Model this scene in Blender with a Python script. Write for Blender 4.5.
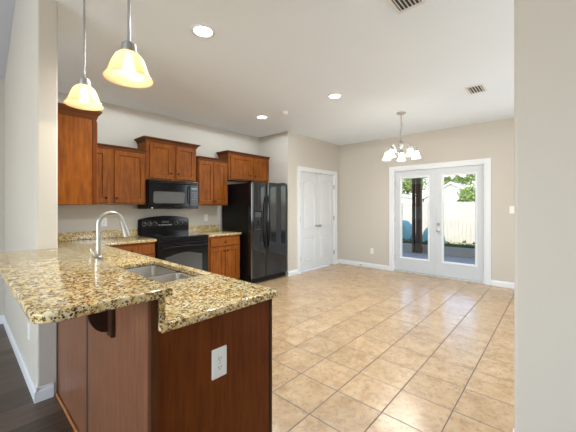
import bpy, bmesh, math, random
from mathutils import Matrix, Vector

random.seed(7)
for o in list(bpy.data.objects):
    bpy.data.objects.remove(o)
SC = bpy.context.scene
COL = SC.collection
PI = math.pi

# ------------------------------------------------------------------ camera, sky, sun, window and fill light, exposure
YAW = math.radians(42.205)
cd = bpy.data.cameras.new('camera')
cam = bpy.data.objects.new('camera', cd)
COL.objects.link(cam)
cam.location = (0, 0, 1.306)
cam.rotation_euler = (PI / 2, 0, YAW - PI / 2)
cd.sensor_width = 36.0
cd.lens = 300.25 / 576 * 36.0
cd.shift_y = -0.01545
cd.clip_start = 0.02
cd.clip_end = 300
SC.camera = cam

w = bpy.data.worlds.new('World')
SC.world = w
w.use_nodes = True
wn = w.node_tree
sky = wn.nodes.new('ShaderNodeTexSky')
sky.sky_type = 'NISHITA'
sky.sun_disc = False
sky.sun_elevation = math.radians(42)
sky.sun_rotation = math.radians(250)
bg = wn.nodes['Background']
bg.inputs['Strength'].default_value = 0.55
wn.links.new(sky.outputs[0], bg.inputs['Color'])


def lamp(name, kind, loc, energy, color=(1, 1, 1), rot=(0, 0, 0), **kw):
    l = bpy.data.lights.new(name, kind)
    l.energy = energy
    l.color = color
    for k, v in kw.items():
        setattr(l, k, v)
    o = bpy.data.objects.new(name, l)
    o.location = loc
    o.rotation_euler = rot
    COL.objects.link(o)
    return o


# sun falls from over the house on to the back yard
sun = lamp('sun', 'SUN', (4, -4, 12), 6.5, (1, 0.95, 0.86), angle=math.radians(1.0))
sun.rotation_euler = Vector((0.72, 0.42, -0.75)).to_track_quat('-Z', 'Y').to_euler()
# living window daylight; the rear, dining and kitchen lamps are added fill
lamp('living_window_daylight', 'AREA', (-4.4, 0.9, 1.75), 205, (0.84, 0.93, 1.0), (PI / 2, 0, -PI / 2), shape='RECTANGLE', size=3.4, size_y=2.2)
lamp('rear_fill', 'AREA', (-1.6, -3.35, 1.6), 3, (0.84, 0.93, 1.0), (PI / 2, 0, 0), shape='RECTANGLE', size=2.6, size_y=1.8)
lamp('dining_fill', 'AREA', (5.93, -1.4, 1.55), 48, (0.84, 0.93, 1.0), (PI / 2, 0, PI / 2), shape='RECTANGLE', size=1.7, size_y=1.5)
lamp('kitchen_fill', 'AREA', (3.3, -3.35, 1.5), 64, (0.84, 0.93, 1.0), (PI / 2, 0, 0), shape='RECTANGLE', size=1.3, size_y=1.5)
SC.view_settings.view_transform = 'Standard'
SC.view_settings.look = 'None'
SC.view_settings.gamma = 1.0
SC.view_settings.use_curve_mapping = False
SC.view_settings.exposure = 0.1

# ------------------------------------------------------------------ materials
MATS = {}


def mat(name, color=(0.8, 0.8, 0.8), rough=0.5, metal=0.0, spec=0.5, coat=0.0, emit=None, estr=0.0):
    m = bpy.data.materials.new(name)
    m.use_nodes = True
    b = m.node_tree.nodes['Principled BSDF']
    b.inputs['Base Color'].default_value = (*color, 1)
    b.inputs['Roughness'].default_value = rough
    b.inputs['Metallic'].default_value = metal
    b.inputs['Specular IOR Level'].default_value = spec
    b.inputs['Coat Weight'].default_value = coat
    if emit:
        b.inputs['Emission Color'].default_value = (*emit, 1)
        b.inputs['Emission Strength'].default_value = estr
    MATS[name] = m
    return m


class NT:
    """small node-building helper"""
    def __init__(s, m):
        s.t = m.node_tree
        s.b = s.t.nodes['Principled BSDF']

    def n(s, kind, **kw):
        x = s.t.nodes.new(kind)
        for k, v in kw.items():
            setattr(x, k, v)
        return x

    def l(s, a, b):
        s.t.links.new(a, b)

    def math(s, op, a, b=None, c=None):
        x = s.n('ShaderNodeMath', operation=op)
        for i, v in enumerate((a, b, c)):
            if v is None:
                continue
            if isinstance(v, (int, float)):
                x.inputs[i].default_value = v
            else:
                s.l(v, x.inputs[i])
        return x.outputs[0]

    def pos(s, scale=(1, 1, 1)):
        g = s.n('ShaderNodeNewGeometry')
        m = s.n('ShaderNodeMapping')
        m.inputs['Scale'].default_value = scale
        s.l(g.outputs['Position'], m.inputs['Vector'])
        return m.outputs[0]

    def noise(s, vec, scale, detail=3, rough=0.55):
        x = s.n('ShaderNodeTexNoise')
        x.inputs['Scale'].default_value = scale
        x.inputs['Detail'].default_value = detail
        x.inputs['Roughness'].default_value = rough
        s.l(vec, x.inputs['Vector'])
        return x.outputs['Fac']

    def ramp(s, fac, stops, interp='LINEAR'):
        x = s.n('ShaderNodeValToRGB')
        x.color_ramp.interpolation = interp
        e = x.color_ramp.elements
        while len(e) < len(stops):
            e.new(0.5)
        for i, (p, c) in enumerate(stops):
            e[i].position = p
            e[i].color = (*c, 1)
        s.l(fac, x.inputs[0])
        return x.outputs[0]

    def mix(s, fac, a, b, mode='MIX'):
        x = s.n('ShaderNodeMix', data_type='RGBA', blend_type=mode)
        if isinstance(fac, (int, float)):
            x.inputs[0].default_value = fac
        else:
            s.l(fac, x.inputs[0])
        for i, v in ((6, a), (7, b)):
            if isinstance(v, tuple):
                x.inputs[i].default_value = (*v, 1)
            else:
                s.l(v, x.inputs[i])
        return x.outputs[2]

    def bump(s, h, dist=0.002, strength=0.5):
        x = s.n('ShaderNodeBump')
        x.inputs['Distance'].default_value = dist
        x.inputs['Strength'].default_value = strength
        s.l(h, x.inputs['Height'])
        s.l(x.outputs[0], s.b.inputs['Normal'])


def wall_mat(name, col, rough=0.75):
    m = mat(name, col, rough, spec=0.25)
    t = NT(m)
    v = t.pos()
    c = t.mix(t.noise(v, 1.3), tuple(x * 0.975 for x in col), tuple(x * 1.02 for x in col))
    t.l(c, t.b.inputs['Base Color'])
    t.bump(t.noise(v, 160, 2), 0.0008, 0.25)
    return m


wall_mat('paint_beige', (0.565, 0.520, 0.455))
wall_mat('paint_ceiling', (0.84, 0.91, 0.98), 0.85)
wall_mat('paint_ceiling_shaded', (0.60, 0.60, 0.64), 0.85)  # same ceiling paint, its colour darkened for the dimmer light there
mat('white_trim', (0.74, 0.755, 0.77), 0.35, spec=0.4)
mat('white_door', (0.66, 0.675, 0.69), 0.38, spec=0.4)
mat('door_white_shaded', (0.57, 0.59, 0.615), 0.4, spec=0.4)  # white french door paint with the backlit shade put into the colour
mat('white_plastic', (0.80, 0.79, 0.76), 0.35)
mat('dark_slot', (0.02, 0.02, 0.02), 0.6)
mat('vent_white', (0.74, 0.74, 0.73), 0.45)
mat('vent_dark', (0.06, 0.06, 0.06), 0.8)


def wood(name, dark, lite, axis='z', rough=0.42, coat=0.0, scale=1.0):
    m = mat(name, lite, rough, coat=coat, spec=0.16)
    t = NT(m)
    sc = {'z': (14, 14, 1.3), 'x': (1.3, 14, 14), 'y': (14, 1.3, 14)}[axis]
    v = t.pos(tuple(s * scale for s in sc))
    f1 = t.noise(v, 3.0, 5, 0.6)
    v2 = t.pos((1, 1, 1))
    f2 = t.noise(v2, 5.0, 3)
    f = t.math('ADD', t.math('MULTIPLY', f1, 0.7), t.math('MULTIPLY', f2, 0.3))
    c = t.ramp(f, [(0.33, dark), (0.66, lite)])
    t.l(c, t.b.inputs['Base Color'])
    t.b.inputs['Coat Roughness'].default_value = 0.25
    return m


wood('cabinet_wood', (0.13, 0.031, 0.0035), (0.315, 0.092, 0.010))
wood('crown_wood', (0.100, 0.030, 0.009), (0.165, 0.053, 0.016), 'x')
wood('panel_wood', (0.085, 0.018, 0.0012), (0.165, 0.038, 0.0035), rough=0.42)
wood('knee_wood_lit', (0.135, 0.056, 0.028), (0.245, 0.108, 0.058), rough=0.34, coat=0.12)  # peninsula wood with cool window light put into its paler colour
wood('post_wood', (0.055, 0.018, 0.006), (0.10, 0.034, 0.012))
wood('dark_wood', (0.022, 0.009, 0.005), (0.050, 0.020, 0.010))
wood('shoe_wood', (0.30, 0.12, 0.045), (0.42, 0.18, 0.07), 'y')


def granite():
    m = mat('granite', (0.6, 0.45, 0.25), 0.12, coat=0.0)
    t = NT(m)
    v = t.pos()
    n1 = t.noise(v, 30, 4, 0.6)
    base = t.ramp(n1, [(0.30, (0.40, 0.235, 0.070)), (0.43, (0.62, 0.43, 0.175)), (0.56, (0.74, 0.575, 0.30)), (0.70, (0.80, 0.69, 0.45))])
    n2 = t.noise(v, 78, 4, 0.65)
    dk = t.ramp(n2, [(0.51, (0, 0, 0)), (0.575, (1, 1, 1))])
    c = t.mix(dk, base, (0.165, 0.092, 0.032))
    vo = t.n('ShaderNodeTexVoronoi')
    vo.inputs['Scale'].default_value = 112
    t.l(v, vo.inputs['Vector'])
    n3 = t.noise(v, 24, 2)
    sel = t.math('MULTIPLY', t.math('LESS_THAN', vo.outputs['Distance'], 0.36), t.math('GREATER_THAN', n3, 0.505))
    c = t.mix(sel, c, (0.028, 0.022, 0.018))
    n4 = t.noise(v, 55, 2, 0.5)
    lt = t.ramp(n4, [(0.63, (0, 0, 0)), (0.70, (1, 1, 1))])
    c = t.mix(lt, c, (0.80, 0.76, 0.62))
    t.l(c, t.b.inputs['Base Color'])


granite()


def tile():
    m = mat('floor_tile', (0.6, 0.45, 0.3), 0.3, spec=1.0)
    t = NT(m)
    g = t.n('ShaderNodeNewGeometry')
    s = t.n('ShaderNodeSeparateXYZ')
    t.l(g.outputs['Position'], s.inputs[0])
    u = t.math('DIVIDE', t.math('SUBTRACT', s.outputs[0], 1.4954 - 3.206), 0.3206)
    v = t.math('DIVIDE', t.math('SUBTRACT', s.outputs[1], 1.1734 - 6.628), 0.3314)
    fu, fv = t.math('FRACT', u), t.math('FRACT', v)
    du = t.math('ABSOLUTE', t.math('SUBTRACT', fu, 0.5))
    dv = t.math('ABSOLUTE', t.math('SUBTRACT', fv, 0.5))
    edge = t.math('MAXIMUM', du, dv)
    gm = t.ramp(edge, [(0.4855, (0, 0, 0)), (0.4905, (1, 1, 1))])
    cid = t.n('ShaderNodeCombineXYZ')
    t.l(t.math('FLOOR', u), cid.inputs[0])
    t.l(t.math('FLOOR', v), cid.inputs[1])
    wn_ = t.n('ShaderNodeTexWhiteNoise')
    t.l(cid.outputs[0], wn_.inputs['Vector'])
    off = t.n('ShaderNodeVectorMath', operation='MULTIPLY_ADD')
    t.l(wn_.outputs['Color'], off.inputs[0])
    off.inputs[1].default_value = (5, 5, 5)
    t.l(g.outputs['Position'], off.inputs[2])
    n1 = t.noise(off.outputs[0], 7.0, 5, 0.68)
    base = t.ramp(n1, [(0.30, (0.37, 0.225, 0.108)), (0.46, (0.49, 0.32, 0.172)), (0.66, (0.565, 0.395, 0.232))])
    n2 = t.noise(off.outputs[0], 30, 5, 0.72)
    sp = t.ramp(n2, [(0.51, (0, 0, 0)), (0.64, (0.75, 0.75, 0.75))])
    c = t.mix(sp, base, (0.33, 0.205, 0.112))
    val = t.math('ADD', t.math('MULTIPLY', wn_.outputs['Value'], 0.14), 0.93)
    hsv = t.n('ShaderNodeHueSaturation')
    t.l(c, hsv.inputs['Color'])
    t.l(val, hsv.inputs['Value'])
    c = t.mix(gm, hsv.outputs[0], (0.115, 0.068, 0.038))
    t.l(c, t.b.inputs['Base Color'])
    r = t.math('ADD', t.math('MULTIPLY', gm, 0.4), t.math('ADD', 0.19, t.math('MULTIPLY', n2, 0.10)))
    t.l(r, t.b.inputs['Roughness'])
    h = t.math('SUBTRACT', t.math('MULTIPLY', n1, 0.12), gm)
    t.bump(h, 0.002, 0.5)


tile()


def planks():
    m = mat('floor_planks', (0.05, 0.03, 0.02), 0.32)
    t = NT(m)
    g = t.n('ShaderNodeNewGeometry')
    s = t.n('ShaderNodeSeparateXYZ')
    t.l(g.outputs['Position'], s.inputs[0])
    v = t.math('DIVIDE', t.math('ADD', s.outputs[1], 20), 0.125)
    fv = t.math('FRACT', v)
    gm = t.math('GREATER_THAN', t.math('ABSOLUTE', t.math('SUBTRACT', fv, 0.5)), 0.485)
    wn_ = t.n('ShaderNodeTexWhiteNoise', noise_dimensions='1D')
    t.l(t.math('FLOOR', v), wn_.inputs['W'])
    pv = t.pos((1.2, 14, 1))
    n1 = t.noise(pv, 3, 5, 0.6)
    f = t.math('ADD', t.math('MULTIPLY', n1, 0.6), t.math('MULTIPLY', wn_.outputs['Value'], 0.4))
    c = t.ramp(f, [(0.25, (0.040, 0.025, 0.016)), (0.75, (0.135, 0.090, 0.060))])
    c = t.mix(gm, c, (0.008, 0.005, 0.004))
    t.l(c, t.b.inputs['Base Color'])


planks()

mat('black_gloss', (0.006, 0.006, 0.0065), 0.10, spec=0.22)
mat('black_door', (0.006, 0.006, 0.0065), 0.05, spec=0.7, coat=0.0)
mat('black_textured', (0.007, 0.007, 0.0075), 0.35, spec=0.2)
mat('black_glass', (0.006, 0.006, 0.007), 0.06, spec=0.35)
mat('oven_window', (0.06, 0.06, 0.058), 0.12)
mat('micro_window', (0.10, 0.097, 0.09), 0.3, spec=0.2)
mat('grey_print', (0.36, 0.36, 0.36), 0.5)
mat('burner_ring', (0.07, 0.07, 0.075), 0.25)
mat('steel', (0.62, 0.60, 0.57), 0.26, metal=1.0)
mat('nickel', (0.47, 0.455, 0.43), 0.36, metal=1.0)
mat('bronze', (0.012, 0.009, 0.007), 0.5, spec=0.2)
mat('sill_metal', (0.62, 0.58, 0.50), 0.4, metal=0.3)
mat('rubber', (0.02, 0.02, 0.02), 0.8)
mat('lens_glow', (1, 1, 1), 0.4, emit=(1.0, 0.95, 0.86), estr=9.0)
mat('bulb_glow', (1, 1, 1), 0.4, emit=(1.0, 0.86, 0.60), estr=26.0)
mat('bulb_white', (1, 1, 1), 0.4, emit=(1.0, 0.93, 0.80), estr=10.0)
mat('hood_lamp', (1, 1, 1), 0.4, emit=(1.0, 0.98, 0.95), estr=4.0)


def shade_mat(name, col, emit, estr, vein, clear=0.0):
    m = mat(name, col, 0.35)
    t = NT(m)
    v = t.pos()
    n1 = t.noise(v, 22, 4, 0.6)
    c = t.mix(t.ramp(n1, [(0.42, (0, 0, 0)), (0.6, (1, 1, 1))]), vein, emit)
    t.l(c, t.b.inputs['Emission Color'])
    t.b.inputs['Emission Strength'].default_value = estr
    tr = t.n('ShaderNodeBsdfTranslucent')
    tr.inputs[0].default_value = (*col, 1)
    mx = t.n('ShaderNodeMixShader')
    mx.inputs[0].default_value = 0.45
    out = t.t.nodes['Material Output']
    t.l(t.b.outputs[0], mx.inputs[1])
    t.l(tr.outputs[0], mx.inputs[2])
    tp_ = t.n('ShaderNodeBsdfTransparent')
    tp_.inputs[0].default_value = (*col, 1)
    m2 = t.n('ShaderNodeMixShader')
    m2.inputs[0].default_value = clear
    t.l(mx.outputs[0], m2.inputs[1])
    t.l(tp_.outputs[0], m2.inputs[2])
    t.l(m2.outputs[0], out.inputs[0])


shade_mat('amber_glass', (0.85, 0.72, 0.52), (1.0, 0.66, 0.34), 0.50, (0.74, 0.44, 0.19), 0.38)
shade_mat('frosted_glass', (0.92, 0.90, 0.86), (1.0, 0.96, 0.90), 8.0, (1.0, 0.9, 0.78))

m = bpy.data.materials.new('pane_glass')
m.use_nodes = True
t_ = m.node_tree
t_.nodes.remove(t_.nodes['Principled BSDF'])
tp = t_.nodes.new('ShaderNodeBsdfTransparent')
tp.inputs[0].default_value = (0.96, 0.98, 0.98, 1)
gl = t_.nodes.new('ShaderNodeBsdfGlossy')
gl.inputs['Roughness'].default_value = 0.02
mx = t_.nodes.new('ShaderNodeMixShader')
mx.inputs[0].default_value = 0.07
t_.links.new(tp.outputs[0], mx.inputs[1])
t_.links.new(gl.outputs[0], mx.inputs[2])
t_.links.new(mx.outputs[0], t_.nodes['Material Output'].inputs[0])
MATS['pane_glass'] = m

mat('concrete', (0.36, 0.38, 0.41), 0.7)
mat('concrete_wall', (0.33, 0.34, 0.35), 0.8)
mat('post_brown', (0.026, 0.016, 0.011), 0.6)
mat('post_dark', (0.020, 0.020, 0.022), 0.6)
mat('tarp_teal', (0.16, 0.36, 0.38), 0.6)
mat('house_white', (0.72, 0.71, 0.69), 0.7)
mat('shingle', (0.30, 0.28, 0.27), 0.85)
mat('bark', (0.10, 0.065, 0.04), 0.9)
m = mat('fence_wood', (0.58, 0.54, 0.48), 0.8)
t = NT(m)
t.l(t.mix(t.noise(t.pos((1, 6, 0.8)), 3, 4), (0.34, 0.31, 0.275), (0.55, 0.515, 0.465)), t.b.inputs['Base Color'])
m = mat('lawn_green', (0.16, 0.22, 0.06), 0.9)
t = NT(m)
t.l(t.mix(t.noise(t.pos(), 4, 6, 0.7), (0.20, 0.22, 0.07), (0.42, 0.38, 0.20)), t.b.inputs['Base Color'])
for nm, a, b in (('leaf_green', (0.10, 0.17, 0.035), (0.30, 0.38, 0.10)), ('leaf_dark', (0.03, 0.06, 0.015), (0.08, 0.13, 0.035))):
    m = mat(nm, b, 0.6)
    t = NT(m)
    t.l(t.mix(t.noise(t.pos(), 2.5, 4), a, b), t.b.inputs['Base Color'])

# ------------------------------------------------------------------ mesh helpers


def V(*a):
    return Vector(a)


def frame(o, u, v):
    u, v = Vector(u).normalized(), Vector(v).normalized()
    w_ = u.cross(v)
    M = Matrix.Identity(4)
    for i in range(3):
        M[i][0], M[i][1], M[i][2], M[i][3] = u[i], v[i], w_[i], o[i]
    return M


def F_south(x, y, z=0):        # u = +X, v = +Z, outward -Y
    return frame((x, y, z), (1, 0, 0), (0, 0, 1))


def F_east(x, y, z=0):         # u = +Y, outward +X
    return frame((x, y, z), (0, 1, 0), (0, 0, 1))


def F_west(x, y, z=0):         # u = -Y, outward -X
    return frame((x, y, z), (0, -1, 0), (0, 0, 1))


def F_up(x, y, z=0):
    return frame((x, y, z), (1, 0, 0), (0, 1, 0))


def F_down(x, y, z=0):
    return frame((x, y, z), (1, 0, 0), (0, -1, 0))


def B():
    return bmesh.new()


def box(bm, x0, x1, y0, y1, z0, z1, M=None):
    vs = [bm.verts.new((M @ V(x, y, z)) if M else (x, y, z)) for x in (x0, x1) for y in (y0, y1) for z in (z0, z1)]
    for f in ((0, 1, 3, 2), (4, 6, 7, 5), (0, 4, 5, 1), (2, 3, 7, 6), (0, 2, 6, 4), (1, 5, 7, 3)):
        bm.faces.new([vs[i] for i in f])
    return bm


def loft(bm, M, rings, cap0=True, cap1=True):
    """rings: list of (outline [(u,v)...], w); all outlines with equal counts"""
    R = [[bm.verts.new(M @ V(u, v, w_)) for u, v in out] for out, w_ in rings]
    n = len(R[0])
    for a, b in zip(R, R[1:]):
        for i in range(n):
            j = (i + 1) % n
            bm.faces.new((a[i], a[j], b[j], b[i]))
    if cap0:
        bm.faces.new(list(reversed(R[0])))
    if cap1:
        bm.faces.new(R[-1])
    return bm


def rect(u0, u1, v0, v1, inset=0.0):
    return [(u0 + inset, v0 + inset), (u1 - inset, v0 + inset), (u1 - inset, v1 - inset), (u0 + inset, v1 - inset)]


def rrect(u0, u1, v0, v1, r, n=5, inset=0.0):
    u0 += inset; v0 += inset; u1 -= inset; v1 -= inset
    r = max(0.0005, r - inset)
    pts = []
    for cx, cy, a0 in ((u1 - r, v0 + r, -PI / 2), (u1 - r, v1 - r, 0), (u0 + r, v1 - r, PI / 2), (u0 + r, v0 + r, PI)):
        for i in range(n + 1):
            a = a0 + PI / 2 * i / n
            pts.append((cx + r * math.cos(a), cy + r * math.sin(a)))
    return pts


def arched(u0, u1, v0, v1, rise, inset=0.0, n=10):
    """rectangle whose top edge is a camber arch"""
    u0 += inset; u1 -= inset; v0 += inset; v1 -= inset
    pts = [(u0, v0), (u1, v0)]
    for i in range(n + 1):
        k = i / n
        s = math.sin(PI * k)
        pts.append((u1 + (u0 - u1) * k, v1 - rise + rise * s ** 1.3))
    return pts


def lathe(bm, M, prof, seg=20, cap0=False, cap1=False):
    R = []
    for r, h in prof:
        R.append([bm.verts.new(M @ V(r * math.cos(2 * PI * i / seg), r * math.sin(2 * PI * i / seg), h)) for i in range(seg)])
    for a, b in zip(R, R[1:]):
        for i in range(seg):
            j = (i + 1) % seg
            bm.faces.new((a[i], a[j], b[j], b[i]))
    if cap0:
        bm.faces.new(list(reversed(R[0])))
    if cap1:
        bm.faces.new(R[-1])
    return bm


def tube(bm, pts, r, seg=10, cap=True):
    pts = [Vector(p) for p in pts]
    rr = r if isinstance(r, (list, tuple)) else [r] * len(pts)
    R = []
    nrm = None
    for i, p in enumerate(pts):
        d = (pts[min(i + 1, len(pts) - 1)] - pts[max(i - 1, 0)]).normalized()
        if nrm is None:
            nrm = d.orthogonal().normalized()
        nrm = (nrm - d * nrm.dot(d)).normalized()
        bn = d.cross(nrm)
        R.append([bm.verts.new(p + (nrm * math.cos(2 * PI * k / seg) + bn * math.sin(2 * PI * k / seg)) * rr[i]) for k in range(seg)])
    for a, b in zip(R, R[1:]):
        for i in range(seg):
            j = (i + 1) % seg
            bm.faces.new((a[i], a[j], b[j], b[i]))
    if cap:
        bm.faces.new(list(reversed(R[0])))
        bm.faces.new(R[-1])
    return bm


def prism(bm, outline, M, w0, w1):
    return loft(bm, M, [(outline, w0), (outline, w1)])


def root_of(o):
    while o.parent:
        o = o.parent
    return o


def obj(name, bm, m, parent=None, smooth=False, bevel=0.0, label=None):
    bmesh.ops.recalc_face_normals(bm, faces=bm.faces[:])
    if parent:
        bmesh.ops.translate(bm, verts=bm.verts[:], vec=-root_of(parent).location)
    me = bpy.data.meshes.new(name)
    bm.to_mesh(me)
    bm.free()
    me.materials.append(MATS[m] if isinstance(m, str) else m)
    o = bpy.data.objects.new(name, me)
    COL.objects.link(o)
    if parent:
        o.parent = parent
    if smooth:
        for p in me.polygons:
            p.use_smooth = True
        if smooth != 'all':
            me.set_sharp_from_angle(angle=math.radians(40))
    if bevel:
        b = o.modifiers.new('bevel', 'BEVEL')
        b.width = bevel
        b.segments = 2
        b.limit_method = 'ANGLE'
    if label:
        o['label'] = label
    return o


def tag(o, label, cat, group=None, kind=None):
    o['label'] = label
    o['category'] = cat
    if group:
        o['group'] = group
    if kind:
        o['kind'] = kind
    return o


def thing(name, label, cat, loc=(0, 0, 0), group=None, kind=None):
    o = bpy.data.objects.new(name, None)
    COL.objects.link(o)
    o.location = loc
    o.empty_display_size = 0.1
    return tag(o, label, cat, group, kind)


def struct(name, bm, m, label, cat, bevel=0.0, parent=None):
    o = obj(name, bm, m, parent, bevel=bevel)
    return tag(o, label, cat, kind='structure')


def kids(o):
    return [c for c in bpy.data.objects if c.parent == o]


def copy_tree(o, parent=None):
    c = o.copy()
    COL.objects.link(c)
    c.parent = parent
    for ch in kids(o):
        copy_tree(ch, c)
    return c


# ------------------------------------------------------------------ room shell
XW, XK = 0.36, 0.475          # two faces of the wall between living room and kitchen
YB = 4.64                     # back wall
XF = 6.01                     # french door wall
YP = 3.82                     # pantry wall
XA = 4.21                     # side of the fridge alcove
YR = -3.44                    # wall behind the camera
ZC = 2.743
RIDGE = 0.6
zr = lambda y: ZC + (YB - y) * 0.5 if y > RIDGE else ZC + (y - YR) * 0.5

struct('floor', box(B(), 0.46, XF + 0.14, YR, YB, -0.05, 0), 'floor_tile', 'tan square ceramic floor tiles of the kitchen and dining area', 'floor')
struct('floor_living', box(B(), -4.5, 0.46, YR, YB, -0.05, 0), 'floor_planks', 'dark brown wood plank floor beside the bar', 'floor')
struct('ceiling', box(box(B(), XK, XF, YR, YB, ZC, ZC + 0.1), XW, XK, YR, 2.60, ZC, ZC + 0.1), 'paint_ceiling', 'flat pale ceiling over kitchen and dining area', 'ceiling')
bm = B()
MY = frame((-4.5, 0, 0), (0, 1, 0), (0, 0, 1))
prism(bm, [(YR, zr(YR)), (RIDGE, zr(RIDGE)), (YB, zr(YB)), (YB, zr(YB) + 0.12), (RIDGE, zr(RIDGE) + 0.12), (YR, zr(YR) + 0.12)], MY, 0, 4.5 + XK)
struct('ceiling_living', bm, 'paint_ceiling_shaded', 'sloped pale ceiling of the room left of the bar', 'ceiling')
bm = box(B(), -4.62, XA + 0.12, YB, YB + 0.12, 0, ZC + 0.1)
struct('wall_back', bm, 'paint_beige', 'beige wall behind the range and wall cabinets', 'wall')
bm = box(B(), XA, XA + 0.12, YP + 0.12, YB, 0, ZC)
struct('wall_alcove', bm, 'paint_beige', 'short beige side wall right of the refrigerator', 'wall')
# pantry wall with its door opening
D0, D1, DZ = 4.56, 5.79, 2.045
bm = box(B(), XA, D0, YP, YP + 0.12, 0, ZC)
box(bm, D1, XF, YP, YP + 0.12, 0, ZC)
box(bm, D0, D1, YP, YP + 0.12, DZ, ZC)
struct('wall_pantry', bm, 'paint_beige', 'beige wall around the white double pantry door', 'wall')
# french door wall
E0, E1, EZ = 0.93, 2.545, 2.065
bm = box(B(), XF, XF + 0.14, YR, -2.25, 0, ZC)
box(bm, XF, XF + 0.14, -0.55, E0, 0, ZC)
box(bm, XF, XF + 0.14, -2.25, -0.55, 0, 0.8)
box(bm, XF, XF + 0.14, -2.25, -0.55, 2.3, ZC)
box(bm, XF, XF + 0.14, E1, YP + 0.12, 0, ZC)
box(bm, XF, XF + 0.14, E0, E1, EZ, ZC)
struct('wall_right', bm, 'paint_beige', 'beige wall around the glass french doors', 'wall')
# wall between living room and kitchen, with the beam over the bar
bm = B()
prism(bm, [(2.60, 0), (YB, 0), (YB, zr(YB)), (2.60, zr(2.60))], MY, 4.5 + XW, 4.5 + XK)
struct('wall_partition', bm, 'paint_beige', 'narrow cream wall end that the granite bar runs up to', 'wall', bevel=0.012)
bm = B()
prism(bm, [(YR, ZC + 0.1), (2.60, ZC + 0.1), (2.60, zr(2.60)), (RIDGE, zr(RIDGE)), (YR, zr(YR) + 0.101)], MY, 4.5 + XW, 4.5 + XK)
struct('wall_header', bm, 'paint_beige', 'beam wall above the opening over the bar', 'wall')
bm = box(B(), 1.93, 2.05, YR, 0.177, 0, ZC)
struct('wall_near', bm, 'paint_beige', 'beige wall end filling the right edge of the photo', 'wall', bevel=0.018)
bm = B()
prism(bm, [(YR, 0), (-0.8, 0), (-0.8, zr(-0.8)), (YR, zr(YR) + .001)], MY, -0.12, 0)
prism(bm, [(2.6, 0), (YB, 0), (YB, zr(YB)), (2.6, zr(2.6))], MY, -0.12, 0)
prism(bm, [(-0.8, 0), (2.6, 0), (2.6, 0.65), (-0.8, 0.65)], MY, -0.12, 0)
prism(bm, [(-0.8, 2.85), (2.6, 2.85), (2.6, zr(2.6)), (RIDGE, zr(RIDGE)), (-0.8, zr(-0.8))], MY, -0.12, 0)
struct('wall_left', bm, 'paint_beige', 'living room window wall far left of the camera', 'wall')
bm = box(B(), -4.62, -2.9, YR - 0.12, YR, 0, ZC + .1)
box(bm, -0.3, 2.65, YR - 0.12, YR, 0, ZC + .1)
box(bm, 3.95, XF + 0.14, YR - 0.12, YR, 0, ZC + .1)
for a, b, c, d in ((-2.9, -0.3, 0.7, 2.5), (2.65, 3.95, 0.75, 2.25)):
    box(bm, a, b, YR - 0.12, YR, 0, c)
    box(bm, a, b, YR - 0.12, YR, d, ZC + .1)
struct('wall_rear', bm, 'paint_beige', 'window wall behind the camera', 'wall')


def window(n, M, W, H, label):
    o = thing('window_%d' % n, label, 'window', tuple(M.translation), kind='structure')
    bm = B()
    for a, b, c, d in ((0, 0.05, 0, H), (W - 0.05, W, 0, H), (0.05, W - 0.05, 0, 0.05), (0.05, W - 0.05, H - 0.05, H), (0.05, W - 0.05, H / 2 - 0.02, H / 2 + 0.02)):
        box(bm, a, b, c, d, -0.09, -0.04, M)
    obj('window_frame', bm, 'white_trim', o)
    obj('pane', box(B(), 0.05, W - 0.05, 0.05, H - 0.05, -0.07, -0.065, M), 'pane_glass', o)


window(1, F_west(XF, -0.55, 0.8), 1.7, 1.5, 'added unseen window in the dining wall behind the near wall')  # unseen opening added to go with the dining fill lamp
window(2, F_east(-4.5, -0.8, 0.65), 3.4, 2.2, 'wide living room window left of the camera')
window(3, frame((-0.3, YR, 0.7), (-1, 0, 0), (0, 0, 1)), 2.6, 1.8, 'living room window behind the camera')
window(4, frame((3.95, YR, 0.75), (-1, 0, 0), (0, 0, 1)), 1.3, 1.5, 'added unseen kitchen side window behind the camera')  # unseen opening added where the kitchen fill lamp stands

# baseboards: profile swept along straight runs
BH, BT = 0.092, 0.014


def baseboard(name, p, q, label, ext=(0, 0)):
    p, q = V(*p, 0), V(*q, 0)
    d = (q - p).normalized()
    out = V(d.y, -d.x, 0)     # to the right of p->q
    M = frame(p - d * ext[0], out, (0, 0, 1))   # w = out x z
    wdir = out.cross(V(0, 0, 1))
    L = (q - p).length + ext[0] + ext[1]
    sgn = 1 if wdir.dot(d) > 0 else -1
    prof = [(0, 0), (BT, 0), (BT, BH * 0.72), (BT * 0.55, BH * 0.86), (BT * 0.5, BH), (0, BH)]
    bm = B()
    prism(bm, prof, M, 0, sgn * L)
    struct(name, bm, 'white_trim', label, 'baseboard')


baseboard('baseboard_partition', (XW, YB - BT), (XW, 2.60), 'white baseboard on the cream wall left of the bar', (0, BT))
baseboard('baseboard_partition_end', (XW, 2.60), (0.449, 2.60), 'short white baseboard on the wall end under the bar', (0, 0))
baseboard('baseboard_left', (-4.5, YB), (XW, YB), 'white baseboard at the far left living room wall')
baseboard('baseboard_pantry_left', (XA, YP), (4.478, YP), 'short white baseboard between refrigerator and pantry door')
baseboard('baseboard_pantry_right', (5.884, YP), (XF, YP), 'tiny white baseboard in the corner right of the pantry door')
baseboard('baseboard_right', (XF, YP), (XF, 2.617), 'white baseboard between pantry corner and french doors')
baseboard('baseboard_right_far', (XF, 0.874), (XF, YR), 'white baseboard right of the french doors')
bm = box(B(), 1.93 - BT, 1.93, YR, 0.177 + BT, 0, BH)
box(bm, 1.93, 2.05, 0.177, 0.177 + BT, 0, BH)
struct('baseboard_near', bm, 'white_trim', 'white baseboard at the foot of the near right wall', 'baseboard')

# ------------------------------------------------------------------ pantry double door


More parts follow.
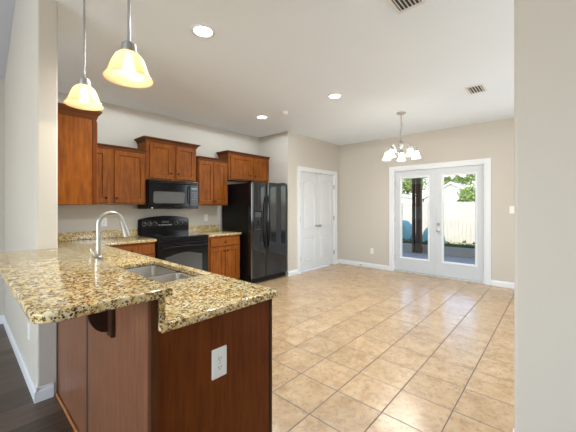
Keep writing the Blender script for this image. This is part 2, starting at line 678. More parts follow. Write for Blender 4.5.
def casing(bm, M, W, H, cw, top=None, t=0.02):
    """three-sided casing around an opening 0..W, 0..H; mitred look by a small back band"""
    top = top or cw
    box(bm, -cw, 0, 0, H + top, 0.0, t * 0.7, M)
    box(bm, W, W + cw, 0, H + top, 0.0, t * 0.7, M)
    box(bm, 0, W, H, H + top, 0.0, t * 0.7, M)
    box(bm, -cw, -cw + 0.016, 0, H + top, t * 0.7, t, M)
    box(bm, W + cw - 0.016, W + cw, 0, H + top, t * 0.7, t, M)
    box(bm, -cw + .016, W + cw - .016, H + top - 0.016, H + top, t * 0.7, t, M)


M = F_south(D0, YP)
W2 = D1 - D0
bm = B()
casing(bm, M, W2, DZ, 0.082, 0.07)
for a, b in ((0, 0.02), (W2 - 0.02, W2)):
    box(bm, a, b, 0, DZ, -0.12, 0, M)
box(bm, 0.02, W2 - 0.02, DZ - 0.02, DZ, -0.12, 0, M)
d1 = tag(obj('door_1', bm, 'white_trim'), 'white double pantry door with arched raised panels', 'door', kind='structure')


def raised(bm, M, outline_fn, w0=0.0):
    """moulded panel: bead, groove, raised field; outline_fn(inset)"""
    rings = [(outline_fn(0.0), w0 - 0.001), (outline_fn(0.004), w0 + 0.012), (outline_fn(0.014), w0 + 0.012), (outline_fn(0.028), w0 + 0.0006),
             (outline_fn(0.040), w0 + 0.0006), (outline_fn(0.056), w0 + 0.009)]
    loft(bm, M, rings)


def knob(parent, M, m='nickel', r=0.027, L=0.058, name='knob'):
    bm = B()
    lathe(bm, M, [(r * 1.05, 0), (r * 1.05, 0.005), (r * 0.5, 0.009), (r * 0.38, L * 0.45), (r * 0.75, L * 0.6), (r, L * 0.78), (r * 0.8, L * 0.95), (r * 0.3, L)], 16, True, True)
    return obj(name, bm, m, parent, smooth=True)


for s in (0, 1):
    u0 = 0.022 + s * 0.595
    u1 = u0 + 0.591
    bm = box(B(), u0, u1, 0.018, DZ - 0.024, -0.055, -0.020, M)
    raised(bm, M, lambda i, a=u0 + 0.105, b=u1 - 0.105: rect(a, b, 0.22, 0.70, i), -0.020)
    raised(bm, M, lambda i, a=u0 + 0.105, b=u1 - 0.105: arched(a, b, 0.84, 1.90, 0.085, i), -0.020)
    leaf = obj('door_leaf', bm, 'white_door', d1, bevel=0.002)
    ku = u1 - 0.055 if s == 0 else u0 + 0.055
    knob(leaf, F_south(D0 + ku, YP + 0.020, 0.91))
    for hz in (0.28, 1.06, 1.76):
        hu = 0.012 if s == 0 else W2 - 0.012
        bm = box(B(), hu - 0.009, hu + 0.009, hz - 0.045, hz + 0.045, -0.02, 0.004, M)
        lathe(bm, F_up(D0 + hu, YP - 0.006, hz - 0.05), [(0.006, 0), (0.006, 0.1)], 8, True, True)
        obj('hinge', bm, 'nickel', d1)
for s in (-1, 1):
    obj('ball_catch', box(B(), W2 / 2 + s * 0.075 - 0.03, W2 / 2 + s * 0.075 + 0.03, DZ - 0.026, DZ - 0.012, -0.03, 0.002, M), 'nickel', d1)

# ------------------------------------------------------------------ french doors
M = F_west(XF, E1)
WF = E1 - E0
bm = B()
casing(bm, M, WF, EZ, 0.072, 0.065)
for a, b in ((0, 0.03), (WF - 0.03, WF)):
    box(bm, a, b, 0, EZ, -0.14, 0, M)
box(bm, 0.03, WF - 0.03, EZ - 0.03, EZ, -0.14, 0, M)
d2 = tag(obj('door_2', bm, 'white_trim'), 'pair of white french doors with full glass to the patio', 'door', kind='structure')
obj('threshold', box(B(), 0.03, WF - 0.03, 0, 0.022, -0.14, 0.014, M), 'sill_metal', d2, bevel=0.003)
LW = (WF - 0.06) / 2
for s in (0, 1):
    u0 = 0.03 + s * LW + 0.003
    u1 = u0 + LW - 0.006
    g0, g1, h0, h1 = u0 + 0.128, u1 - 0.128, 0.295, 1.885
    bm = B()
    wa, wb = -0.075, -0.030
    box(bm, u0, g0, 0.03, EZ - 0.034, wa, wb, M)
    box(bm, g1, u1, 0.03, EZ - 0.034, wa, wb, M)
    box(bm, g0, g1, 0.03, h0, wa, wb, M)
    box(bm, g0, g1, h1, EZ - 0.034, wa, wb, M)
    leaf = obj('door_leaf', bm, 'door_white_shaded', d2)
    bm = B()
    out = lambda i: rect(g0 - 0.028, g1 + 0.028, h0 - 0.028, h1 + 0.028, i)
    R = [(out(0), wb), (out(0.006), wb + 0.010), (out(0.020), wb + 0.010), (out(0.034), wb - 0.004), (out(0.034), wa - 0.004)]
    loft(bm, M, R, False, False)
    obj('glazing_frame', bm, 'white_trim', leaf)
    obj('pane', box(B(), g0 + 0.001, g1 - 0.001, h0 + 0.001, h1 - 0.001, -0.055, -0.050, M), 'pane_glass', leaf)
    if s == 1:
        ku = u0 + 0.05
        bm = B()
        lathe(bm, F_west(XF + 0.030, E1 - ku, 0.865), [(0.033, 0), (0.031, 0.008), (0.012, 0.013), (0.011, 0.03), (0.024, 0.038), (0.029, 0.05), (0.024, 0.062), (0.008, 0.066)], 18, True, True)
        obj('door_knob', bm, 'nickel', leaf, smooth=True)
        bm = B()
        lathe(bm, F_west(XF + 0.030, E1 - ku, 0.99), [(0.030, 0), (0.030, 0.010), (0.024, 0.014), (0.022, 0.018)], 18, True, True)
        box(bm, ku - 0.004, ku + 0.004, 0.975, 1.005, -0.012, 0.004, M)
        obj('deadbolt', bm, 'nickel', leaf, smooth=True)
        bm = box(B(), u0 - 0.020, u0 + 0.012, 0.03, EZ - 0.034, wb, wb + 0.010, M)
        obj('astragal', bm, 'door_white_shaded', leaf, bevel=0.003)
    for hz in (0.28, 1.05, 1.80):
        hu = 0.031 if s == 0 else WF - 0.031
        bm = B()
        lathe(bm, F_up(XF + 0.024, E1 - hu, hz - 0.05), [(0.007, 0), (0.007, 0.1)], 8, True, True)
        obj('hinge', bm, 'nickel', d2, smooth=True)

# ------------------------------------------------------------------ outdoors seen through the french doors
struct('patio_floor', box(B(), XF + 0.14, 9.5, -12, 8, -0.14, -0.06), 'concrete', 'blue grey concrete patio outside the french doors', 'patio')
struct('ground', box(B(), 9.5, 60, -25, 45, -0.25, -0.15), 'lawn_green', 'sunlit grass yard beyond the patio', 'lawn')
struct('patio_wall', box(B(), 9.36, 9.5, -12, 8, -0.14, 0.17), 'concrete_wall', 'low grey curb wall at the edge of the patio', 'wall', bevel=0.01)
struct('patio_roof', box(B(), XF + 0.14, 9.75, -12, 8, 2.62, 2.78), 'house_white', 'roof over the patio', 'roof')
MATS['hedge'] = MATS['leaf_dark']


def leaves(bm, c, r, n, size):
    for i in range(n):
        while True:
            p = V(random.uniform(-1, 1), random.uniform(-1, 1), random.uniform(-1, 1))
            if 0.45 < p.length < 1:
                break
        k = 1 + 0.18 * math.sin(p.x * 7 + c[0]) * math.cos(p.z * 6 + c[1])
        p = V(c[0] + p.x * r[0] * k, c[1] + p.y * r[1] * k, c[2] + p.z * r[2] * k)
        a = V(random.gauss(0, 1), random.gauss(0, 1), random.gauss(0, 1)).normalized()
        b = a.orthogonal().normalized()
        cc = a.cross(b)
        s = size * random.uniform(0.6, 1.3)
        vs = [bm.verts.new(p + b * s * x + cc * s * 0.55 * y) for x, y in ((-1, 0), (0, -0.8), (1, 0), (0, 0.8))]
        bm.faces.new(vs)


bm = B()
for i in range(26):
    leaves(bm, (9.80 + random.uniform(-.05, .05), -1.5 + i * 0.32, 0.06), (0.16, 0.26, 0.26), 110, 0.05)
box(bm, 9.68, 9.92, -1.6, 6.9, -0.15, 0.22)
hd = obj('hedge', bm, 'leaf_dark')
tag(hd, 'low dark green hedge behind the patio curb', 'hedge')
# porch posts
for k, (py, lab) in enumerate(((3.16, 'dark brown porch post seen through the left glass door'),)):
    t = thing('porch_post', lab, 'post', (9.28, py, -0.06))
    obj('post', box(B(), 9.18, 9.34, py - 0.11, py + 0.03, -0.06, 2.62), 'post_brown', t, bevel=0.006)
    obj('downpipe', tube(B(), [(9.24, py + 0.11, -0.05), (9.24, py + 0.11, 2.62)], 0.05, 12), 'post_dark', t, smooth=True)
    for zz in (0.4, 2.1):
        obj('bracket', box(B(), 9.20, 9.28, py + 0.025, py + 0.165, zz, zz + 0.04), 'post_dark', t)
# fence
t = thing('fence', 'tall sunlit pale wooden board fence across the back yard', 'fence', (14.0, 4, -0.15))
bm = B()
y = -16.0
while y < 13:
    h = 1.53 + random.uniform(-0.012, 0.012)
    wdt = 0.138
    loft(bm, F_west(14.0, y + wdt, 0), [([(0, -0.15), (wdt, -0.15), (wdt, h - 0.03), (wdt - 0.03, h), (0.03, h), (0, h - 0.03)], -0.02), ([(0, -0.15), (wdt, -0.15), (wdt, h - 0.03), (wdt - 0.03, h), (0.03, h), (0, h - 0.03)], 0.0)])
    y += 0.146
obj('boards', bm, 'fence_wood', t)
for zz in (0.1, 0.75, 1.35):
    obj('rail', box(B(), 14.021, 14.06, -16, 13, zz, zz + 0.09), 'fence_wood', t)
# covered heaps


def tarp(cx, cy, rx, ry, h, label):
    bm = B()
    M = F_up(cx, cy, -0.15)
    n = 40
    R = []
    for k in range(9):
        f = k / 8
        out = []
        for i in range(n):
            a = 2 * PI * i / n
            rr = 1 - 0.62 * f ** 1.6 + 0.06 * math.sin(5 * a + k * .3) * (1 - f)
            out.append((rx * rr * math.cos(a), ry * rr * math.sin(a)))
        R.append((out, h * math.sin(f * PI / 2)))
    loft(bm, M, R)
    return tag(obj('tarp_cover', bm, 'tarp_teal', smooth=True), label, 'tarp', 'teal covered shapes in the yard')


tarp(11.6, 4.75, 0.55, 0.75, 0.95, 'teal tarp covered shape left of the porch post')
tarp(11.6, 3.42, 0.40, 0.42, 0.72, 'small teal tarp covered shape right of the porch post')


# houses and trees over the fence
def house(X, yc, hw, ze, za, depth, label):
    t = thing('house', label, 'house', (X, yc, -0.15))
    M = frame((X, yc, 0), (0, 1, 0), (0, 0, 1))
    bm = B()
    prism(bm, [(-hw, -0.15), (hw, -0.15), (hw, ze), (0, za), (-hw, ze)], M, 0, depth)
    obj('wall', bm, 'house_white', t)
    sl = (za - ze) / hw
    o = 0.35
    bm = B()
    for s in (-1, 1):
        prism(bm, [(0, za + 0.04), (s * (hw + o), ze - sl * o + 0.04), (s * (hw + o), ze - sl * o + 0.20), (0, za + 0.22)], M, -0.35, depth + 0.3)
    obj('roof', bm, 'shingle', t)
    bm = B()
    for s in (-1, 1):
        prism(bm, [(0, za), (s * (hw + o), ze - sl * o), (s * (hw + o), ze - sl * o + 0.18), (0, za + 0.20)], M, -0.40, -0.36)
    obj('fascia', bm, 'house_white', t)


house(38, 9.2, 3.0, 2.35, 4.0, 8, 'pale gabled house beyond the fence behind the right glass door')
house(40, 17.5, 4.5, 2.3, 3.1, 8, 'low grey roofed house beyond the fence left of the porch post')


def tree(x, y, r, zc, label, leaf='leaf_green', n=4200):
    t = thing('tree', label, 'tree', (x, y, -0.15), 'trees beyond the fence')
    tube_pts = [(x, y, -0.15), (x + .1, y, zc * 0.5), (x, y + .15, zc)]
    obj('trunk', tube(B(), tube_pts, [0.22, 0.16, 0.08], 8), 'bark', t, smooth=True)
    bm = B()
    for k in range(7):
        a = k * 2.4
        c = (x + r * 0.5 * math.cos(a), y + r * 0.55 * math.sin(a), zc + r * 0.35 * math.sin(k * 1.7))
        leaves(bm, c, (r * 0.62, r * 0.62, r * 0.5), n // 7, 0.06 + 0.045 * r)
    obj('foliage', bm, leaf, t)


tree(55, 20.5, 3.4, 5.4, 'leafy green tree behind the pale gabled house, left side')
tree(53, 12.2, 3.3, 5.6, 'tall leafy green tree straight behind the pale gabled house')
tree(28, 5.0, 1.25, 1.9, 'yellow green tree right of the pale gabled house')
tree(57, 29.5, 3.6, 5.2, 'leafy green tree behind the low grey roofed house')
tree(50, 4.0, 3.4, 5.5, 'tall green tree far right behind the fence')

# ------------------------------------------------------------------ cabinets


def shaker(M, W, H, t=0.02, rail=0.058, rec=0.012):
    bm = B()
    o = lambda i: rect(0, W, 0, H, i)
    loft(bm, M, [(o(0), 0), (o(0), t - 0.004), (o(0.004), t), (o(rail), t), (o(rail + 0.007), t - rec), (o(rail + 0.012), t - rec), (o(rail + 0.024), t - rec + 0.001)])
    return bm


def cab_knob(parent, M):
    bm = B()
    lathe(bm, M, [(0.007, 0), (0.006, 0.012), (0.014, 0.017), (0.0155, 0.023), (0.011, 0.028), (0.004, 0.030)], 14, True, True)
    return obj('knob', bm, 'bronze', parent, smooth=True)


def crown(parent, x0, x1, yf, yb, z0, z1, out=0.05, ends=(1, 1)):
    """flared crown moulding round front and both ends"""
    bm = B()
    h = z1 - z0
    prof = [(0.0, 0), (0.006, 0), (0.010, 0.18 * h), (0.35 * out, 0.45 * h), (0.75 * out, 0.72 * h), (0.88 * out, 0.78 * h), (out, 0.82 * h), (out, h), (0.0, h)]
    rows = []
    for o, dz in prof:
        e0, e1 = o * ends[0], o * ends[1]
        rows.append([bm.verts.new(p) for p in ((x0 - e0, yb, z0 + dz), (x0 - e0, yf - o, z0 + dz), (x1 + e1, yf - o, z0 + dz), (x1 + e1, yb, z0 + dz))])
    for a, b in zip(rows, rows[1:]):
        for i in range(3):
            bm.faces.new((a[i], a[i + 1], b[i + 1], b[i]))
    bm.faces.new(rows[-1])
    bm.faces.new(list(reversed(rows[0])))
    bm.faces.new([r[0] for r in rows])
    bm.faces.new([r[3] for r in reversed(rows)])
    return obj('crown_moulding', bm, 'crown_wood', parent)


YU = 4.335     # face frame of the wall cabinets; doors stand 2 cm proud


def wall_cabinet(label, x0, x1, z0, z1, ztop, doors, knobs, ends=(1, 1), kz=0.085, out=0.05, side='cabinet_wood'):
    t = thing('wall_cabinet', label, 'wall cabinet', ((x0 + x1) / 2, YB, z0), 'stained wood wall cabinets')
    obj('carcass', box(B(), x0, x1, YU, YB - 0.002, z0, z1), side, t, bevel=0.002)
    for (a, b), ku in zip(doors, knobs):
        d = obj('door', shaker(F_south(a, YU, z0 + 0.022), b - a, z1 - z0 - 0.044), 'cabinet_wood', t)
        cab_knob(d, F_south(ku, YU - 0.02, z0 + 0.022 + kz))
    crown(t, x0, x1, YU, YB - 0.002, z1 - 0.012, ztop, out, ends)
    return t


wall_cabinet('two-door wood wall cabinet left of the microwave', 0.830, 1.79, 1.342, 2.072, 2.112,
             [(0.86, 1.306), (1.382, 1.772)], (1.282, 1.406), ends=(0, 0), kz=0.06, out=0.035)
wall_cabinet('short raised wood wall cabinet above the microwave', 1.795, 2.585, 1.70, 2.252, 2.302,
             [(1.838, 2.178), (2.236, 2.556)], (2.150, 2.264), kz=0.085)
wall_cabinet('two-door wood wall cabinet between microwave and refrigerator', 2.61, 3.20, 1.335, 2.090, 2.130,
             [(2.625, 2.898), (2.906, 3.172)], (2.874, 2.930), ends=(0, 0), kz=0.045, out=0.035)
wall_cabinet('wide short wood wall cabinet above the refrigerator', 3.215, 4.20, 1.79, 2.255, 2.300,
             [(3.255, 3.735), (3.795, 4.185)], (3.705, 3.825), ends=(1, 0), kz=0.085, out=0.045)
# cabinet on the partition wall, seen from its end
t = thing('wall_cabinet', 'tall orange brown end panel of wall cabinet behind the left pendant', 'wall cabinet', (XK, 3.8, 1.33), 'stained wood wall cabinets')
obj('carcass', box(B(), XK + 0.002, 0.815, 3.00, YB - 0.002, 1.327, 2.08), 'cabinet_wood', t, bevel=0.002)
obj('end_trim', box(B(), 0.790, 0.818, 2.994, 3.0, 1.327, 2.08), 'panel_wood', t)
for a, b, k in ((3.03, 3.60, 3.57), (3.61, 4.18, 3.64)):
    d = obj('door', shaker(F_east(0.815, a, 1.349), b - a, 0.709), 'cabinet_wood', t)
    cab_knob(d, F_east(0.835, k, 1.41))
bm = B()
prof = [(0.0, 0), (0.006, 0), (0.010, 0.015), (0.014, 0.03), (0.030, 0.05), (0.035, 0.055), (0.038, 0.06), (0.038, 0.075), (0, 0.075)]
rows = []
for o, dz in prof:
    rows.append([bm.verts.new(p) for p in ((XK + .003, 3.0 - o, 2.065 + dz), (0.815 + o, 3.0 - o, 2.065 + dz), (0.815 + o, YB - .003, 2.065 + dz), (XK + .003, YB - .003, 2.065 + dz))])
for a, b in zip(rows, rows[1:]):
    for i in range(4):
        bm.faces.new((a[i], a[(i + 1) % 4], b[(i + 1) % 4], b[i]))
bm.faces.new(rows[-1])
bm.faces.new(list(reversed(rows[0])))
obj('crown_moulding', bm, 'crown_wood', t)

ZT = 0.88      # worktop
ZU = 0.846     # its underside
YL = 4.02      # face of the base cabinets on the back wall


def base_cabinet(label, x0, x1, drawers, doors, dknobs):
    t = thing('base_cabinet', label, 'base cabinet', ((x0 + x1) / 2, YB, 0), 'stained wood base cabinets')
    bm = box(B(), x0, x1, YL, YB - 0.002, 0.1, ZU - 0.001)
    obj('carcass', bm, 'cabinet_wood', t, bevel=0.002)
    obj('toe_kick', box(B(), x0, x1, YL + 0.07, YB - 0.002, 0, 0.1), 'dark_wood', t)
    for a, b in drawers:
        bm = B()
        loft(bm, F_south(a, YL, 0.685), [(rect(0, b - a, 0, 0.132), 0), (rect(0, b - a, 0, 0.132), 0.014), (rect(0, b - a, 0, 0.132, 0.006), 0.02)])
        d = obj('drawer', bm, 'cabinet_wood', t)
        cab_knob(d, F_south((a + b) / 2, YL - 0.02, 0.748))
    for (a, b), k in zip(doors, dknobs):
        d = obj('door', shaker(F_south(a, YL, 0.13), b - a, 0.535), 'cabinet_wood', t)
        cab_knob(d, F_south(k, YL - 0.02, 0.605))
    return t


base_cabinet('wood base cabinet with one drawer and two doors beside the refrigerator', 2.60, 3.22, [(2.63, 3.18)], [(2.63, 2.90), (2.91, 3.18)], (2.872, 2.938))
base_cabinet('wood base cabinet with drawer left of the range', 1.13, 1.785, [(1.18, 1.765)], [(1.18, 1.465), (1.475, 1.765)], (1.44, 1.50))

# peninsula
PX0, PX1, PY0 = 0.49, 1.085, 1.10
t = thing('peninsula_cabinet', 'dark wood peninsula base under the granite bar', 'kitchen peninsula', (0.78, 2.6, 0))
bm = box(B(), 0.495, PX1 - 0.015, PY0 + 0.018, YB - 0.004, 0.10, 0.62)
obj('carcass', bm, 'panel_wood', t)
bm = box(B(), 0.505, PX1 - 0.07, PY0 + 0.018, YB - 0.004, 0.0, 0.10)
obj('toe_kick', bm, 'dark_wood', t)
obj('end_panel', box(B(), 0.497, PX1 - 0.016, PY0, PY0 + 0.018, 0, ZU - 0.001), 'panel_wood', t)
obj('corner_post', box(B(), PX1 - 0.015, PX1 + 0.003, PY0 - 0.004, PY0 + 0.03, 0, ZU - 0.001), 'dark_wood', t, bevel=0.002)
bm = box(B(), 0.470, 0.496, PY0 - 0.006, PY0 + 0.02, 0, 0.990)
obj('corner_post', bm, 'post_wood', t, bevel=0.002)
obj('back_panel', box(B(), 0.474, 0.494, PY0 + 0.021, 1.885, 0, 0.990), 'knee_wood_lit', t, bevel=0.0015)
obj('back_panel', box(B(), 0.4745, 0.494, 1.915, 2.598, 0, 0.990), 'knee_wood_lit', t, bevel=0.0015)
obj('seam_batten', box(B(), 0.4742, 0.493, 1.8855, 1.9145, 0, 0.990), 'dark_slot', t)
obj('base_moulding', tube(B(), [(0.466, PY0 + 0.0, 0.008), (0.466, 2.598, 0.008)], 0.0085, 10), 'shoe_wood', t, smooth=True)
obj('face_frame', box(B(), PX1 - 0.014, PX1 - 0.002, PY0 + 0.031, YB - 0.63, 0.1, ZU - 0.001), 'cabinet_wood', t)
for a, b, k in ((1.15, 1.60, 1.56), (1.66, 2.02, 1.98), (2.03, 2.39, 2.07), (2.46, 3.05, 3.0)):
    d = obj('door', shaker(F_east(PX1 - 0.002, a, 0.13), b - a, 0.535), 'cabinet_wood', t)
    cab_knob(d, F_east(PX1 + 0.018, k, 0.605))
for a, b in ((1.15, 1.60), (2.46, 3.05)):
    bm = box(B(), 0, b - a, 0, 0.132, 0, 0.02, F_east(PX1 - 0.002, a, 0.685))
    d = obj('drawer', bm, 'cabinet_wood', t, bevel=0.004)
    cab_knob(d, F_east(PX1 + 0.018, (a + b) / 2, 0.75))

# corbel bracket
t = thing('corbel', 'dark curved wooden bracket under the granite bar overhang', 'bracket', (0.47, 1.50, 0.71))
obj('plate', box(B(), 0.455, 0.4735, 1.462, 1.518, 0.728, 0.985), 'dark_wood', t, bevel=0.003)
pr = [(0.0, 0.985), (0.22, 0.985), (0.22, 0.962)]
for i in range(9):
    a = i / 8 * PI / 2
    pr.append((0.215 - 0.125 * math.sin(a), 0.962 - 0.082 * (1 - math.cos(a))))
pr.append((0.080, 0.874))
for i in range(11):
    a = i / 10 * PI / 2
    pr.append((0.076 * math.cos(a) , 0.858 - 0.112 * math.sin(a)))
bm = B()
prism(bm, pr, frame((0.4548, 1.508, 0), (-1, 0, 0), (0, 0, 1)), 0, 0.036)
obj('scroll', bm, 'dark_wood', t)


# ------------------------------------------------------------------ granite worktops
def slab(name, outers, z0, z1, parent=None, bev=0.007, m='granite', holes=()):
    cu = bpy.data.curves.new('outline', 'CURVE')
    cu.dimensions = '2D'
    cu.fill_mode = 'BOTH'
    for out in list(outers) + list(holes):
        sp = cu.splines.new('POLY')
        sp.points.add(len(out) - 1)
        for p, q in zip(sp.points, out):
            p.co = (q[0], q[1], 0, 1)
        sp.use_cyclic_u = True
    cu.extrude = (z1 - z0) / 2 - bev
    cu.bevel_depth = bev
    cu.bevel_resolution = 2
    cu.offset = -bev
    o = bpy.data.objects.new('outline', cu)
    COL.objects.link(o)
    dg = bpy.context.evaluated_depsgraph_get()
    dg.update()
    me = bpy.data.meshes.new_from_object(o.evaluated_get(dg))
    bpy.data.objects.remove(o)
    bpy.data.curves.remove(cu)
    bm = B()
    bm.from_mesh(me)
    bpy.data.meshes.remove(me)
    bmesh.ops.remove_doubles(bm, verts=bm.verts[:], dist=0.0003)
    bmesh.ops.translate(bm, verts=bm.verts[:], vec=(0, 0, (z0 + z1) / 2))
    return obj(name, bm, m, parent, smooth=True)


def corner(cx, cy, r, a0, n=6):
    return [(cx + r * math.cos(math.radians(a0 + 90 * i / n)), cy + r * math.sin(math.radians(a0 + 90 * i / n))) for i in range(n + 1)]


PYE, PXE = 1.068, 1.118        # free end and kitchen edge of the peninsula top
out = [(0.497, PYE)] + corner(PXE - 0.03, PYE + 0.03, 0.03, -90) + [(PXE, 3.985), (1.787, 3.985), (1.787, YB - 0.003), (0.478, YB - 0.003), (0.478, 2.604), (0.497, 2.604)]
hole = rrect(0.712, 1.060, 1.665, 2.395, 0.022, 5)
t = thing('worktop', 'granite worktop of the peninsula turning along the back wall', 'countertop', (0.8, 2.6, ZT))
slab('slab', [out], ZU, ZT, t, holes=[hole])
obj('splash_back', box(B(), 0.499, 0.519, PYE + 0.014, 2.604, ZT, 0.988), 'granite', t, bevel=0.002)
obj('splash_back', box(B(), 0.478, 1.787, YB - 0.023, YB - 0.003, ZT, 0.985), 'granite', t, bevel=0.002)
t = thing('worktop', 'short granite worktop between range and refrigerator', 'countertop', (2.9, 4.6, ZT))
slab('slab', [[(2.598, 3.985), (3.225, 3.985), (3.225, YB - 0.003), (2.598, YB - 0.003)]], ZU, ZT, t)
obj('splash_back', box(B(), 2.598, 3.225, YB - 0.023, YB - 0.003, ZT, 0.985), 'granite', t, bevel=0.002)
# raised bar top
out = corner(0.132 + 0.055, 1.012 + 0.055, 0.055, 180) + corner(0.520 - 0.02, 1.012 + 0.02, 0.02, -90) + [(0.520, 2.597), (0.132, 2.597)]
tag(slab('bar_top', [out], 0.992, 1.022, None, 0.006), 'raised granite breakfast bar top nearest the camera', 'countertop')

# sink
t = thing('sink', 'stainless steel double bowl sink set into the granite', 'sink', (0.88, 2.0, ZU))
for (y0, y1) in ((1.663, 2.005), (2.030, 2.397)):
    bm = B()
    o = lambda i, r=0.035: rrect(0.710, 1.062, y0, y1, r, 5, i)
    loft(bm, F_up(0, 0, 0), [(o(-0.008), ZU - 0.002), (o(0.002), ZU - 0.003), (o(0.006), ZU - 0.012), (o(0.012), ZU - 0.15), (o(0.022), ZU - 0.168), (o(0.045), ZU - 0.172)], False, True)
    bw = obj('bowl', bm, 'steel', t, smooth=True)
    bm = B()
    lathe(bm, F_up(0.88, (y0 + y1) / 2, ZU - 0.1718), [(0.045, 0), (0.042, 0.003), (0.03, 0.001), (0.0, 0.001)], 18)
    obj('drain', bm, 'steel', bw, smooth=True)

# faucet
fx, fy = 0.585, 2.105
t = thing('faucet', 'tall brushed nickel gooseneck faucet behind the bar', 'faucet', (fx, fy, ZT))
bm = B()
lathe(bm, F_up(fx, fy, ZT), [(0.030, 0), (0.030, 0.006), (0.024, 0.012), (0.022, 0.10), (0.024, 0.104), (0.024, 0.118), (0.016, 0.126)], 20, True, True)
obj('body', bm, 'nickel', t, smooth=True)
pts = [(fx, fy, ZT + 0.12), (fx, fy, ZT + 0.2), (fx, fy, 1.200)]
R_ = 0.068
for i in range(1, 17):
    a = PI - PI * 0.94 * i / 16
    pts.append((fx + R_ + R_ * math.cos(a), fy - 0.0, 1.200 + R_ * math.sin(a)))
e = Vector(pts[-1])
dr = (e - Vector(pts[-2])).normalized()
obj('spout', tube(B(), pts, 0.0135, 14), 'nickel', t, smooth=True)
obj('spray_head', tube(B(), [e, e + dr * 0.01, e + dr * 0.05, e + dr * 0.10], [0.0138, 0.0150, 0.0185, 0.0235], 14), 'nickel', t, smooth=True)
bm = tube(B(), [(fx - 0.004, fy + 0.02, 0.985), (fx - 0.006, fy + 0.05, 0.985)], 0.013, 12)
tube(bm, [(fx - 0.006, fy + 0.052, 0.98), (fx - 0.012, fy + 0.066, 1.01), (fx - 0.022, fy + 0.076, 1.045)], [0.010, 0.008, 0.006], 10)
obj('lever_handle', bm, 'nickel', t, smooth=True)

# ------------------------------------------------------------------ range
RX0, RX1, RYF = 1.795, 2.585, 3.985
t = thing('range', 'black freestanding electric range under the microwave', 'stove', (2.19, 4.3, 0))
obj('body', box(B(), RX0, RX1, RYF + 0.03, YB - 0.01, 0.02, 0.865), 'black_textured', t, bevel=0.003)
for xx in (RX0 + 0.04, RX1 - 0.08):
    for yy in (RYF + 0.06, YB - 0.10):
        obj('foot', box(B(), xx, xx + 0.04, yy, yy + 0.04, 0.0, 0.019), 'rubber', t)
obj('cooktop', box(B(), RX0, RX1, RYF, YB - 0.07, 0.866, 0.888), 'black_glass', t, bevel=0.005)
for bx_, by_, br in ((1.98, 4.13, 0.095), (2.40, 4.13, 0.075), (1.98, 4.41, 0.075), (2.40, 4.41, 0.095)):
    bm = B()
    for k in (1.0, 0.62):
        lathe(bm, F_up(bx_, by_, 0.8882), [(br * k - 0.004, 0), (br * k - 0.004, 0.0005), (br * k, 0.0005), (br * k, 0)], 28)
    obj('burner_ring', bm, 'burner_ring', t)
# backguard with a bowed top
n = 16
prf = [(RX0 + 0.0, 0.888), (RX1, 0.888)]
for i in range(n + 1):
    k = i / n
    xx = RX1 + (RX0 - RX1) * k
    prf.append((xx, 1.118 + 0.052 * math.sin(PI * k) ** 0.75))
bm = B()
Mb = frame((0, YB - 0.070, 0), (1, 0, 0), (0, 0, 1))
ins = lambda d: [(min(max(u, RX0 + d), RX1 - d), max(v - (d if v > 1.0 else 0), 0.888)) for u, v in prf]
loft(bm, Mb, [(ins(0), -0.060), (ins(0), 0.0), (ins(0.010), 0.014)])
bg_ = obj('backguard', bm, 'black_gloss', t, smooth=True)
obj('control_strip', box(B(), RX0 + 0.03, RX1 - 0.03, 1.005, 1.108, 0.0145, 0.0165, Mb), 'black_glass', bg_)
for i, kx in enumerate((1.86, 1.94, 2.02, 2.36, 2.44, 2.52)):
    bm = B()
    lathe(bm, F_south(kx, YB - 0.0865, 1.055), [(0.026, 0), (0.024, 0.006), (0.019, 0.008), (0.017, 0.022), (0.0, 0.023)], 16)
    kk = obj('knob', bm, 'black_gloss', bg_, smooth=True)
    bm = box(B(), kx - 0.0025, kx + 0.0025, 1.055, 1.072, 0, 0.0012, frame((0, YB - 0.1095, 0), (1, 0, 0), (0, 0, 1)))
    lathe(bm, F_south(kx, YB - 0.0866, 1.055), [(0.028, 0), (0.0295, 0.0006), (0.031, 0)], 20)
    obj('pointer', bm, 'grey_print', kk)
obj('clock_display', box(B(), 2.12, 2.24, 1.06, 1.092, 0.0166, 0.018, Mb), 'oven_window', bg_)
for k in range(6):
    obj('button', box(B(), 2.075 + k * 0.037, 2.098 + k * 0.037, 1.022, 1.038, 0.0166, 0.0185, Mb), 'grey_print', bg_)
Mr = F_south(0, RYF + 0.03)
obj('vent_trim', box(B(), RX0 + 0.002, RX1 - 0.002, 0.812, 0.864, 0.001, 0.028, Mr), 'black_gloss', t, bevel=0.005)
bm = B()
loft(bm, Mr, [(rrect(RX0 + 0.003, RX1 - 0.003, 0.23, 0.806, 0.012), 0.001), (rrect(RX0 + 0.003, RX1 - 0.003, 0.23, 0.806, 0.012), 0.028), (rrect(RX0 + 0.003, RX1 - 0.003, 0.23, 0.806, 0.012, inset=0.006), 0.034)])
od = obj('oven_door', bm, 'black_gloss', t, smooth=True)
bm = B()
wo = lambda i: arched(RX0 + 0.11, RX1 - 0.11, 0.34, 0.66, 0.045, i)
loft(bm, Mr, [(wo(0), 0.0335), (wo(0.006), 0.0355)])
obj('oven_window', bm, 'oven_window', od)
bm = tube(B(), [(RX0 + 0.05, RYF - 0.045, 0.755), (2.0, RYF - 0.052, 0.757), (2.38, RYF - 0.052, 0.757), (RX1 - 0.05, RYF - 0.045, 0.755)], 0.012, 12)
for xx in (RX0 + 0.07, RX1 - 0.07):
    tube(bm, [(xx, RYF - 0.004, 0.755), (xx, RYF - 0.046, 0.755)], 0.009, 8)
obj('handle', bm, 'black_gloss', od, smooth=True)
bm = B()
